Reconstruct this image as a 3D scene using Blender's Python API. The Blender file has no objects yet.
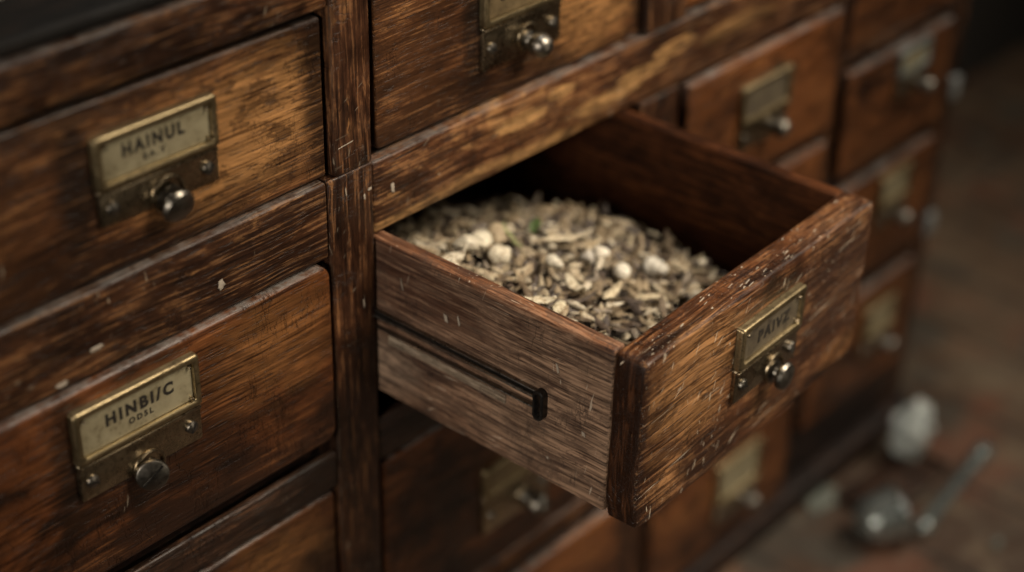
import bpy, bmesh, math, random
from math import sin, cos, pi, sqrt, radians
from mathutils import Vector, Matrix, noise

random.seed(11)
scene = bpy.context.scene
COL = scene.collection

# ------------------------------------------------------------------ helpers
def link(name, bm, mats, parent=None, loc=(0, 0, 0), rot=(0, 0, 0), smooth=35):
    me = bpy.data.meshes.new(name)
    bm.normal_update()
    bm.to_mesh(me); bm.free()
    if not isinstance(mats, (list, tuple)):
        mats = [mats]
    for m in mats:
        me.materials.append(m)
    if smooth is not None:
        for p in me.polygons:
            p.use_smooth = True
        try:
            me.set_sharp_from_angle(angle=radians(smooth))
        except Exception:
            pass
    o = bpy.data.objects.new(name, me)
    COL.objects.link(o)
    o.location = loc; o.rotation_euler = rot
    if parent is not None:
        o.parent = parent
    return o

def thing(name, label, cat, loc=(0, 0, 0), rot=(0, 0, 0), group=None):
    o = bpy.data.objects.new(name, None)
    o.empty_display_size = .02
    COL.objects.link(o)
    o.location = loc; o.rotation_euler = rot
    tag(o, label, cat, group)
    return o

def tag(o, label, cat, group=None, kind=None):
    o['label'] = label
    if cat: o['category'] = cat
    if group: o['group'] = group
    if kind: o['kind'] = kind
    return o

def wob(bm, amp, freq=18., seed=0.):
    """uneven hand-worn surface"""
    s = Vector((seed * 3.1, seed * 1.7, seed * 5.3))
    for v in bm.verts:
        n = noise.noise_vector(v.co * freq + s) + .5 * noise.noise_vector(v.co * freq * 3.1 + s)
        v.co += n * amp

def cuts(bm, step):
    for ax in range(3):
        lo = min(v.co[ax] for v in bm.verts); hi = max(v.co[ax] for v in bm.verts)
        n = int((hi - lo) / step)
        no = Vector((0, 0, 0)); no[ax] = 1
        for i in range(1, n + 1):
            p = Vector((0, 0, 0)); p[ax] = lo + (hi - lo) * i / (n + 1)
            bmesh.ops.bisect_plane(bm, geom=bm.verts[:] + bm.edges[:] + bm.faces[:], plane_co=p, plane_no=no)

def wbox(x0, x1, y0, y1, z0, z1, bev=.0015, seg=2, step=None, amp=0., seed=0., bm=None):
    """board with rounded arrises, slightly uneven"""
    b = bmesh.new()
    bmesh.ops.create_cube(b, size=1)
    for v in b.verts:
        v.co = Vector(((x0 + x1) / 2 + v.co.x * (x1 - x0), (y0 + y1) / 2 + v.co.y * (y1 - y0), (z0 + z1) / 2 + v.co.z * (z1 - z0)))
    if bev > 0:
        bmesh.ops.bevel(b, geom=b.edges[:], offset=bev, segments=seg, affect='EDGES', profile=.5)
    if step:
        cuts(b, step)
    if amp:
        wob(b, amp, seed=seed)
    if bm is None:
        return b
    me = bpy.data.meshes.new('tmp'); b.to_mesh(me); b.free(); bm.from_mesh(me); bpy.data.meshes.remove(me)
    return bm

def rrect(w, h, r, n=6, cx=0., cz=0.):
    pts = []
    for (sx, sz, a0) in ((1, -1, -90), (1, 1, 0), (-1, 1, 90), (-1, -1, 180)):
        for i in range(n + 1):
            a = radians(a0 + 90 * i / n)
            pts.append((cx + sx * (w / 2 - r) + r * cos(a), cz + sz * (h / 2 - r) + r * sin(a)))
    return pts

def loops(bm, rings, cap0=True, cap1=True, mat=0, closed=False):
    """rings: list of lists of 3-D points with equal counts"""
    vs = [[bm.verts.new(p) for p in ring] for ring in rings]
    n = len(vs[0])
    fs = []
    for a, b in zip(vs, vs[1:] + ([vs[0]] if closed else [])):
        for i in range(n):
            fs.append(bm.faces.new((a[i], a[(i + 1) % n], b[(i + 1) % n], b[i])))
    if not closed:
        if cap0: fs.append(bm.faces.new(list(reversed(vs[0]))))
        if cap1: fs.append(bm.faces.new(vs[-1]))
    for f in fs: f.material_index = mat
    return vs

def rr_panel(w, h, r, y0, y1, bev, seg=4, cx=0., cz=0., bm=None, n=6, mat=0):
    """rounded-rectangle slab, face towards -y at y0, back at y1, rounded face edge"""
    b = bm or bmesh.new()
    rings = [[(x, y1, z) for x, z in rrect(w, h, r, n, cx, cz)]]
    for i in range(seg + 1):
        a = pi / 2 * i / seg
        ins = bev * (1 - cos(a)); y = y0 + bev * (1 - sin(a))
        rings.append([(x, y, z) for x, z in rrect(w - 2 * ins, h - 2 * ins, max(r - ins, .0004), n, cx, cz)])
    loops(b, rings, mat=mat)
    bmesh.ops.recalc_face_normals(b, faces=b.faces[:])
    return b

def rr_ring(w, h, r, wi, hi, ri, y0, y1, bev, cx, cz, cxi, czi, bm, n=6, mat=0):
    """picture-frame ring: outer rounded rect and inner opening, raised to y0 from y1"""
    P = lambda W, H, R, y, c, d: [(x, y, z) for x, z in rrect(W, H, R, n, c, d)]
    rings = [P(w, h, r, y1, cx, cz), P(w, h, r, y0 + bev, cx, cz), P(w - .7 * bev, h - .7 * bev, r, y0 + .3 * bev, cx, cz),
             P(w - 2 * bev, h - 2 * bev, max(r - bev, .0005), y0, cx, cz),
             P(wi + 2 * bev, hi + 2 * bev, ri + bev, y0, cxi, czi), P(wi + .7 * bev, hi + .7 * bev, ri + .3 * bev, y0 + .3 * bev, cxi, czi),
             P(wi, hi, ri, y0 + bev, cxi, czi), P(wi, hi, ri, y1, cxi, czi)]
    loops(bm, rings, closed=True, mat=mat)
    bmesh.ops.recalc_face_normals(bm, faces=bm.faces[:])
    return bm

def lathe(prof, n=28, bm=None, M=None, mat=0):
    """profile of (radius, height); axis = +z of M"""
    b = bm or bmesh.new()
    M = M or Matrix()
    rings = []
    for r, h in prof:
        rings.append([M @ Vector((max(r, 1e-5) * cos(2 * pi * i / n), max(r, 1e-5) * sin(2 * pi * i / n), h)) for i in range(n)])
    loops(b, rings, mat=mat)
    bmesh.ops.recalc_face_normals(b, faces=b.faces[:])
    return b

OUT = Matrix.Rotation(radians(90), 4, 'X')         # lathe axis +z -> -y (out of the cabinet front)
def outm(x, y, z, tx=0., tz=0.):
    return Matrix.Translation((x, y, z)) @ Matrix.Rotation(tz, 4, 'Z') @ Matrix.Rotation(tx, 4, 'X') @ OUT

# ------------------------------------------------------------------ node helper
class NT:
    def __init__(self, name):
        self.m = bpy.data.materials.new(name); self.m.use_nodes = True
        self.t = self.m.node_tree; self.t.nodes.clear()
        self.out = self.t.nodes.new('ShaderNodeOutputMaterial')
        self.bs = self.t.nodes.new('ShaderNodeBsdfPrincipled')
        self.t.links.new(self.bs.outputs[0], self.out.inputs[0])
        tc = self.t.nodes.new('ShaderNodeTexCoord'); self.obj = tc.outputs['Object']
        oi = self.t.nodes.new('ShaderNodeObjectInfo'); self.rnd = oi.outputs['Random']
    def n(self, typ, **k):
        nd = self.t.nodes.new(typ)
        for a, b in k.items(): setattr(nd, a, b)
        return nd
    def put(self, sock, v):
        if isinstance(v, bpy.types.NodeSocket): self.t.links.new(v, sock)
        elif isinstance(v, (tuple, list)) and len(v) == 3 and sock.type == 'RGBA': sock.default_value = (*v, 1)
        else: sock.default_value = v
    def math(self, op, a, b=0., c=0., clamp=False):
        nd = self.n('ShaderNodeMath', operation=op, use_clamp=clamp)
        for s, v in zip(nd.inputs, (a, b, c)): self.put(s, v)
        return nd.outputs[0]
    def vm(self, op, a, b=(0, 0, 0), out=0):
        nd = self.n('ShaderNodeVectorMath', operation=op)
        self.put(nd.inputs[0], a)
        if op == 'SCALE': self.put(nd.inputs[3], b)
        else: self.put(nd.inputs[1], b)
        return nd.outputs[out]
    def noise(self, vec, scale=1., detail=3., rough=.5, dist=0., col=False):
        nd = self.n('ShaderNodeTexNoise')
        self.put(nd.inputs['Vector'], vec); self.put(nd.inputs['Scale'], scale)
        self.put(nd.inputs['Detail'], detail); self.put(nd.inputs['Roughness'], rough); self.put(nd.inputs['Distortion'], dist)
        return nd.outputs[1 if col else 0]
    def voro(self, vec, scale=1., feature='F1', rand=1.):
        nd = self.n('ShaderNodeTexVoronoi', feature=feature)
        self.put(nd.inputs['Vector'], vec); self.put(nd.inputs['Scale'], scale); self.put(nd.inputs['Randomness'], rand)
        return nd.outputs[0]
    def ss(self, v, a, b, lo=0., hi=1.):
        nd = self.n('ShaderNodeMapRange', interpolation_type='SMOOTHSTEP')
        for i, x in enumerate((v, a, b, lo, hi)): self.put(nd.inputs[i], x)
        return nd.outputs[0]
    def mix(self, f, a, b, mode='MIX'):
        nd = self.n('ShaderNodeMix', data_type='RGBA', blend_type=mode)
        self.put(nd.inputs[0], f); self.put(nd.inputs[6], a); self.put(nd.inputs[7], b)
        return nd.outputs[2]
    def mul(self, *a):
        r = a[0]
        for b in a[1:]: r = self.math('MULTIPLY', r, b)
        return r
    def bump(self, h, dist=.001, strength=1., nrm=None):
        nd = self.n('ShaderNodeBump')
        self.put(nd.inputs['Height'], h); nd.inputs['Distance'].default_value = dist; nd.inputs['Strength'].default_value = strength
        if nrm is not None: self.put(nd.inputs['Normal'], nrm)
        return nd.outputs[0]
    def done(self, col, rough, metal=0., nrm=None, spec=.5, coat=0.):
        self.put(self.bs.inputs['Base Color'], col); self.put(self.bs.inputs['Roughness'], rough)
        self.put(self.bs.inputs['Metallic'], metal)
        self.put(self.bs.inputs['Specular IOR Level'], spec)
        self.put(self.bs.inputs['Coat Weight'], coat)
        if nrm is not None: self.put(self.bs.inputs['Normal'], nrm)
        return self.m

# ------------------------------------------------------------------ worn varnished oak
def wood(name, axis='X', dark=(.012, .0045, .002), mid=(.085, .030, .011), gold=(.33, .165, .062), pale=(.36, .30, .22),
         wear=.5, scratch=.5, grime=.5, edge=1., rough=.42, bump=.7, spots=(), gray=0., fleck=1., dust=0., flake=.85, glen=.55, spec=.30):
    t = NT(name)
    off = t.vm('SCALE', (7.3, 3.1, 5.7), t.rnd)
    raw = t.obj
    P0 = t.vm('ADD', raw, off)
    # turn the grain to x
    if axis != 'X':
        mp = t.n('ShaderNodeMapping', vector_type='POINT')
        mp.inputs['Rotation'].default_value = {'Z': (0, radians(90), 0), 'Y': (0, 0, radians(90))}[axis]
        t.put(mp.inputs['Vector'], P0); P = mp.outputs[0]
    else:
        P = P0
    # wavy figure
    warp = t.vm('SCALE', t.vm('SUBTRACT', t.noise(t.vm('MULTIPLY', P, (6, 9, 9)), 1, 2, .45, 0, True), (.5, .5, .5)), .014)
    W = t.vm('ADD', P, t.vm('MULTIPLY', warp, (1, 1, 1)))
    figure = t.noise(t.vm('MULTIPLY', W, (5, 75, 75)), 1, 5, .62)
    fine = t.noise(t.vm('MULTIPLY', W, (15 * glen, 560, 560)), 1, 3, .65)
    strk = t.noise(t.vm('MULTIPLY', W, (34 * glen, 430, 430)), 1, 4, .66, .25)
    patch = t.noise(t.vm('MULTIPLY', P, (9, 15, 15)), 1, 4, .62, .8)
    patch2 = t.noise(t.vm('MULTIPLY', P, (30, 52, 52)), 1, 4, .65, .4)
    big = t.noise(t.vm('MULTIPLY', P, (4, 8, 8)), 1, 2, .5)
    # broad worn / varnished wash
    wm = t.math('ADD', t.mul(t.math('SUBTRACT', patch, .5), 2.2), t.mul(t.math('SUBTRACT', patch2, .5), 1.1))
    wm = t.math('ADD', wm, wear - .5)
    wm = t.math('ADD', wm, t.mul(t.math('SUBTRACT', figure, .5), .9))
    lite = tuple(g * .62 for g in gold)
    c = t.mix(t.ss(wm, -.55, .15), dark, mid)
    c = t.mix(t.ss(wm, .0, .95), c, lite)
    c = t.mix(t.mul(t.ss(big, .60, .30), .5), c, tuple(d * 1.2 for d in dark))
    # local marks, painted light and shade
    late = []
    for (cx, cy, cz, rx, ry, rz, colr, stg) in spots:
        q = t.vm('DIVIDE', t.vm('SUBTRACT', raw, (cx, cy, cz)), (rx, ry, rz))
        ln = t.vm('LENGTH', q, out=1)
        ln = t.math('ADD', ln, t.mul(t.math('SUBTRACT', patch2, .5), 1.5))
        hard = stg > .82
        mk = t.ss(ln, 1.10 if hard else 1.45, .90 if hard else .45)
        body = t.mix(t.ss(figure, .3, .7), tuple(x * .55 for x in colr), colr)
        c = t.mix(t.mul(mk, stg), c, body)
        if sum(colr) < .2: late.append((t.mul(mk, stg), body))
    # dark stains
    st = t.noise(t.vm('MULTIPLY', P, (18, 24, 24)), 1.0, 5, .68, 1.2)
    stain = t.ss(st, .60 - .10 * grime, .74 - .10 * grime)
    c = t.mix(t.mul(stain, .7 * min(1., grime + .2)), c, tuple(d * .9 for d in dark))
    st2 = t.noise(t.vm('ADD', t.vm('MULTIPLY', P, (6, 12, 12)), (3, 8, 1)), 1.0, 5, .66, .9)
    c = t.mix(t.mul(t.ss(st2, .50, .64), .30 + .55 * grime), c, tuple(d * 1.3 for d in dark))
    # grain: fine darker and lighter lines everywhere
    gl = t.math('ADD', t.mul(fine, .55), t.mul(strk, .45))
    c = t.mix(t.ss(gl, .50, .40), c, t.mix(1., c, (.26, .22, .19), 'MULTIPLY'))
    sm = t.math('ADD', t.math('SUBTRACT', strk, .5), t.mul(t.math('SUBTRACT', fine, .5), .8))
    worn = t.ss(t.math('ADD', t.mul(wm, .10), t.mul(sm, fleck)), .05, .16)
    c = t.mix(t.mul(worn, .66), c, t.mix(.55, tuple(g * .9 for g in gold), t.mix(1., c, (2.2, 2.2, 2.2), 'MULTIPLY')))
    # islands of old varnish left with crisp chipped edges
    fl = t.noise(t.vm('ADD', t.vm('MULTIPLY', P, (42, 105, 105)), (5, 2, 7)), 1, 6, .72, .3)
    isl = t.mul(t.ss(fl, .535, .56), t.ss(t.math('ADD', wm, t.mul(t.math('SUBTRACT', big, .5), 1.5)), .75, .15))
    c = t.mix(t.mul(isl, flake), c, t.mix(.35, tuple(d * 1.6 for d in dark), c))
    isg = t.mul(t.ss(fl, .43, .40), t.ss(wm, -.15, .35), t.ss(fine, .36, .52))
    c = t.mix(t.mul(isg, flake * .55), c, gold)
    cv = t.n('ShaderNodeTexVoronoi', feature='DISTANCE_TO_EDGE'); t.put(cv.inputs['Vector'], t.vm('MULTIPLY', t.vm('ADD', W, t.vm('SCALE', t.noise(P, 160, 2, .5, 0, True), .004)), (75, 190, 190))); cv.inputs['Scale'].default_value = 1
    crk = t.mul(t.ss(cv.outputs['Distance'], .05, .015), t.ss(t.noise(t.vm('ADD', P, (9, 9, 1)), 17, 3), .50, .62))
    c = t.mix(t.mul(crk, .5 * flake), c, tuple(d * .8 for d in dark))
    for mk, body in late:
        c = t.mix(t.mul(mk, t.ss(strk, .66, .40, .15, .7)), c, body)
    # cross-grain checks: short dark cracks across the figure
    crack = None
    for k, (al, ac) in enumerate(((210, 46), (120, 30))):
        cr = t.noise(t.vm('MULTIPLY', t.vm('ADD', P, (k * 2.7, k * 1.1, 0)), (al, ac, ac)), 1, 3, .55, .35)
        q = t.ss(t.math('ABSOLUTE', t.math('SUBTRACT', cr, .5)), .020, .0)
        q = t.mul(q, t.ss(t.noise(t.vm('ADD', P, (k, 0, k)), 22, 4), .52, .66))
        crack = q if crack is None else t.math('MAXIMUM', crack, q)
    c = t.mix(t.mul(crack, .6), c, tuple(d * .6 for d in dark))
    po = t.noise(t.vm('MULTIPLY', W, (55, 800, 800)), 1, 1, .5)
    pore = t.ss(po, .60, .72)
    c = t.mix(t.mul(pore, .55), c, tuple(d * .6 for d in dark))
    # pale scratches across the grain, in several directions
    scr = None
    for k, (ang, ln, ac, th) in enumerate(((78, 22, 380, .70), (35, 14, 460, .72), (100, 40, 520, .72), (4, 12, 560, .71))):
        mp = t.n('ShaderNodeMapping', vector_type='POINT')
        rr = {'X': (radians(9), radians(ang), radians(ang * .97)), 'Z': (radians(9), radians(ang), radians(ang * .97)), 'Y': (radians(ang), radians(7), radians(ang))}[axis]
        mp.inputs['Rotation'].default_value = (rr[0], rr[1], 0) if axis != 'Y' else (rr[0], 0, radians(4))
        mp.inputs['Location'].default_value = (k * 3.7, k * 1.9, k * 2.3)
        t.put(mp.inputs['Vector'], P0)
        sc = (ln, ac, ac) if axis != 'Y' else (ac, ln, ac)
        s = t.ss(t.noise(t.vm('MULTIPLY', mp.outputs[0], sc), 1, 1.5, .5), th - .02, th + .03)
        s = t.mul(s, t.ss(t.noise(t.vm('ADD', P, (k * 1.3, 0, 0)), 13, 3, .6), .68 - .2 * scratch, .80 - .2 * scratch))
        scr = s if scr is None else t.math('MAXIMUM', scr, s)
    # flaked specks
    sp = t.voro(t.vm('MULTIPLY', P, (60, 95, 95)), 1)
    speck = t.mul(t.ss(sp, .20, .10), t.ss(t.noise(P, 21, 1), .66, .72))
    scr = t.math('MAXIMUM', scr, t.mul(speck, .55 * scratch))
    gn = t.n('ShaderNodeNewGeometry'); gx = t.n('ShaderNodeSeparateXYZ'); t.put(gx.inputs[0], gn.outputs['Normal'])
    if axis == 'X': scr = t.mul(scr, t.math('SUBTRACT', 1., t.mul(t.math('ABSOLUTE', gx.outputs[0]), .85), clamp=True))
    c = t.mix(t.mul(scr, .62), c, pale)
    if axis == 'X':
        eg = t.ss(t.noise(t.vm('MULTIPLY', P, (60, 260, 30)), 1, 5, .7, .6), .45, .80)
        ec = t.mix(eg, tuple(d * 1.2 for d in dark), tuple(x * .9 for x in mid))
        ec = t.mix(t.mul(t.ss(t.noise(t.vm('MULTIPLY', P, (60, 520, 30)), 1, 3, .6, .9), .66, .73), .5), ec, tuple(g * .8 for g in gold))
        c = t.mix(t.ss(t.math('ABSOLUTE', gx.outputs[0]), .70, .92), c, ec)
    # rubbed arrises
    bv = t.n('ShaderNodeBevel', samples=6); bv.inputs['Radius'].default_value = .0030
    ge = t.n('ShaderNodeNewGeometry')
    dt = t.vm('DOT_PRODUCT', bv.outputs[0], ge.outputs['Normal'], out=1)
    em = t.ss(dt, .985, .86)
    en = t.ss(t.math('ADD', t.noise(P, 75, 4, .65), t.mul(t.math('SUBTRACT', t.noise(P, 14, 2), .5), .9)), .40, .66)
    em = t.mul(em, en, edge)
    c = t.mix(em, c, t.mix(t.ss(t.noise(P, 50, 2), .35, .55), gold, pale))
    # settled dust on what faces up
    if dust:
        nz = t.n('ShaderNodeSeparateXYZ'); t.put(nz.inputs[0], ge.outputs['Normal'])
        du = t.mul(t.ss(nz.outputs[2], .60, .95), t.ss(t.noise(P, 70, 5, .7), .34, .66), dust)
        c = t.mix(du, c, (.17, .155, .14))
    if gray:
        c = t.mix(t.mul(t.ss(t.math('ADD', t.mul(fine, .5), t.mul(patch, .5)), .40, .62), gray), c, (.27, .185, .125))
    # surface relief
    h = t.math('ADD', t.mul(fine, .55), t.mul(figure, .5))
    h = t.math('SUBTRACT', h, t.mul(pore, .5)); h = t.math('SUBTRACT', h, t.mul(crack, .9)); h = t.math('SUBTRACT', h, t.mul(scr, .45))
    h = t.math('ADD', h, t.mul(patch2, .5)); h = t.math('ADD', h, t.mul(strk, .3))
    nr = t.bump(h, .0007, bump)
    rg = t.math('ADD', rough, t.mul(worn, .16)); rg = t.math('ADD', rg, t.mul(t.math('SUBTRACT', patch2, .5), .3))
    return t.done(c, rg, 0, nr, spec)

GA = (.40, .215, .085)
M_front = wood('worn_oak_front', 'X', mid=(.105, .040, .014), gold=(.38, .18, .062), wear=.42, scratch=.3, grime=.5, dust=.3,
               spots=[(.080, 0, .058, .080, .05, .050, (.42, .21, .076), .82), (.151, 0, .06, .016, .05, .08, (.018, .008, .004), .8), (-.06, 0, .118, .16, .05, .014, (.03, .012, .006), .7), (-.06, 0, .004, .10, .05, .02, (.028, .012, .006), .7), (-.045, 0, .064, .014, .05, .05, (.012, .006, .003), .8), (-.12, 0, .05, .05, .05, .06, (.09, .036, .013), .5)])  # bright spot paints a pool of light; dark spot left of plate its shadow
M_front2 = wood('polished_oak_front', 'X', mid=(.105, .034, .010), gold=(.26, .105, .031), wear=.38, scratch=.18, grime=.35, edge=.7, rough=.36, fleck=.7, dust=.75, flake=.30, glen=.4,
               spots=[(.09, 0, .11, .06, .05, .04, (.22, .098, .032), .6), (-.075, 0, .10, .016, .05, .05, (.012, .006, .003), .7), (-.02, 0, .06, .05, .05, .02, (.03, .012, .005), .6), (0, 0, .008, .2, .05, .02, (.025, .010, .005), .6)])  # narrow dark spot at the plate's left edge paints its shadow
M_far = wood('reddish_oak_front', 'X', mid=(.145, .050, .015), gold=(.26, .108, .032), wear=.50, scratch=.15, grime=.35, edge=.6, rough=.42, fleck=.6, dust=.7, flake=.35, glen=.45)
M_rail = wood('worn_oak_rail', 'X', mid=(.085, .033, .013), gold=(.38, .19, .070), wear=.36, scratch=.55, grime=.6, fleck=1.2, edge=1., dust=.5)
M_stile = wood('worn_oak_stile', 'Z', mid=(.055, .021, .009), gold=(.33, .155, .058), wear=.40, scratch=.6, grime=.7, edge=1.)
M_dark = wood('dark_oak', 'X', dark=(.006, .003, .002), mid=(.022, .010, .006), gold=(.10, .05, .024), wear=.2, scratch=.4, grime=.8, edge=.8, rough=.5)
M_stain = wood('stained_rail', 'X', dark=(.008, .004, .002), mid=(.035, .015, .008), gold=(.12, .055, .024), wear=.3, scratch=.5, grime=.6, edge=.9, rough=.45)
M_black_top = wood('blackened_top', 'X', dark=(.004, .003, .002), mid=(.010, .006, .004), gold=(.05, .03, .016), wear=.15, scratch=.35, grime=.8, edge=.5, rough=.75)
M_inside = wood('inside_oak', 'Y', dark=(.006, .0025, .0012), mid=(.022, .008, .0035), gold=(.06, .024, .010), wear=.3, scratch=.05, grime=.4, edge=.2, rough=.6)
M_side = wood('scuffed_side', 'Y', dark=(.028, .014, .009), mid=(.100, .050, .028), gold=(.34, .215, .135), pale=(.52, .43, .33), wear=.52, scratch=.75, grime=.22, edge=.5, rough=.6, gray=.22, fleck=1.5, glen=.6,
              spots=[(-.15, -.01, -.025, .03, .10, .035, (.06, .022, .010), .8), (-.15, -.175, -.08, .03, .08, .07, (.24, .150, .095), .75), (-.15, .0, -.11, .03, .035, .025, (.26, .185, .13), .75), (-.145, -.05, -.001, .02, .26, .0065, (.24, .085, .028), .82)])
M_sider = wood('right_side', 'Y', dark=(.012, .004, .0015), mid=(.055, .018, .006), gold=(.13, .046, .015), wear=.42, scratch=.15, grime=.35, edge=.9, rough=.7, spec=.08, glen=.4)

def chip_mat():
    t = NT('bare_chip')
    c = t.mix(t.noise(t.obj, 180, 3), (.20, .155, .11), (.36, .31, .25))
    return t.done(c, .7, 0, t.bump(t.noise(t.obj, 400, 2), .0005))
M_chip = chip_mat()

def metal(name, c1, c2, tarn, rough=.33, tarnamt=.6, metallic=1.):
    t = NT(name)
    P = t.vm('ADD', t.obj, t.vm('SCALE', (3, 5, 7), t.rnd))
    a = t.noise(P, 45, 5, .62, .5); b = t.noise(P, 260, 4, .6); l = t.noise(t.vm('MULTIPLY', P, (60, 60, 900)), 1, 2, .5)
    c = t.mix(t.ss(a, .35, .65), c1, c2)
    dk = t.ss(t.math('ADD', t.mul(a, .7), t.mul(b, .35)), .62 - .15 * tarnamt, .42 - .15 * tarnamt)
    c = t.mix(t.mul(dk, .85), c, tarn)
    sp = t.ss(t.noise(P, 420, 2), .66, .73)
    c = t.mix(t.mul(sp, .7), c, tuple(x * .5 for x in tarn))
    r = t.math('ADD', rough, t.mul(t.math('SUBTRACT', b, .5), .35)); r = t.math('ADD', r, t.mul(dk, .2))
    return t.done(c, r, metallic, t.bump(t.math('ADD', t.mul(b, .6), t.mul(l, .15)), .0004, .5))
M_brass = metal('aged_brass', (.35, .275, .155), (.23, .18, .10), (.065, .046, .026), .40)
M_plate = metal('tarnished_plate', (.36, .29, .19), (.24, .195, .13), (.06, .045, .028), .28, .85)
M_steel = metal('worn_steel', (.22, .20, .17), (.13, .12, .10), (.04, .034, .028), .36, .9)
M_black = metal('black_iron', (.060, .055, .050), (.030, .028, .026), (.010, .009, .008), .34, .4, .8)
M_highlight = metal('grey_highlight', (.30, .31, .30), (.22, .23, .22), (.12, .12, .11), .5, .3, .4)
M_dsteel = metal('dark_steel', (.30, .28, .25), (.17, .16, .14), (.03, .026, .022), .30, .5)
M_silver = metal('dull_silver', (.46, .51, .49), (.34, .39, .37), (.14, .15, .13), .14, .2, .8)

def card_mat(name, a, b, stain):
    t = NT(name)
    n1 = t.noise(t.obj, 60, 5, .6, .4); n2 = t.noise(t.obj, 300, 3)
    c = t.mix(t.ss(n1, .35, .65), a, b)
    c = t.mix(t.mul(t.ss(t.math('ADD', t.mul(n1, .5), t.mul(n2, .5)), .50, .66), .6), c, stain)
    return t.done(c, .45, .45, t.bump(n2, .0003, .5))
M_card = card_mat('aged_card', (.36, .315, .20), (.28, .24, .145), (.13, .10, .055))
M_cardd = card_mat('smeared_card', (.16, .13, .085), (.10, .08, .055), (.05, .04, .03))
M_cardb = card_mat('brown_card', (.20, .145, .075), (.14, .10, .05), (.07, .05, .028))
def ink_mat():
    t = NT('black_ink')
    c = t.mix(t.ss(t.noise(t.obj, 500, 3), .5, .7), (.008, .006, .004), (.035, .025, .014))
    return t.done(c, .6)
M_ink = ink_mat()

# ------------------------------------------------------------------ lettering
def text_bm(s, width, height, bold=.0, spacing=1.):
    cu = bpy.data.curves.new('lettering', 'FONT')
    cu.body = s; cu.size = 1; cu.align_x = 'CENTER'; cu.offset = bold; cu.extrude = .01; cu.space_character = spacing
    cu.resolution_u = 4
    o = bpy.data.objects.new('lettering', cu); COL.objects.link(o)
    bpy.context.view_layer.update()
    dg = bpy.context.evaluated_depsgraph_get()
    me = bpy.data.meshes.new_from_object(o.evaluated_get(dg))
    b = bmesh.new(); b.from_mesh(me)
    bpy.data.objects.remove(o); bpy.data.curves.remove(cu); bpy.data.meshes.remove(me)
    xs = [v.co.x for v in b.verts]; ys = [v.co.y for v in b.verts]
    sx = width / (max(xs) - min(xs)); sy = height / (max(ys) - min(ys))
    mx = (max(xs) + min(xs)) / 2; my = (max(ys) + min(ys)) / 2
    for v in b.verts:
        v.co = Vector(((v.co.x - mx) * sx, -(v.co.z) * .012, (v.co.y - my) * sy))
    return b

def screw_bm(x, y, z, r, ang):
    b = lathe([(r, 0), (r, .0012), (r * .9, .0022), (r * .55, .0030), (0, .0033)], 20, M=outm(x, y, z))
    # slot: a sunk dark bar
    c, s = cos(ang), sin(ang)
    q = [(-r * .8, -r * .13), (r * .8, -r * .13), (r * .8, r * .13), (-r * .8, r * .13)]
    p0 = [(x + a * c - d * s, y - .0020, z + a * s + d * c) for a, d in q]
    p1 = [(px, y - .00345, pz) for px, _, pz in p0]
    loops(b, [p0, p1], mat=1)
    bmesh.ops.recalc_face_normals(b, faces=b.faces[:])
    return b

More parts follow.
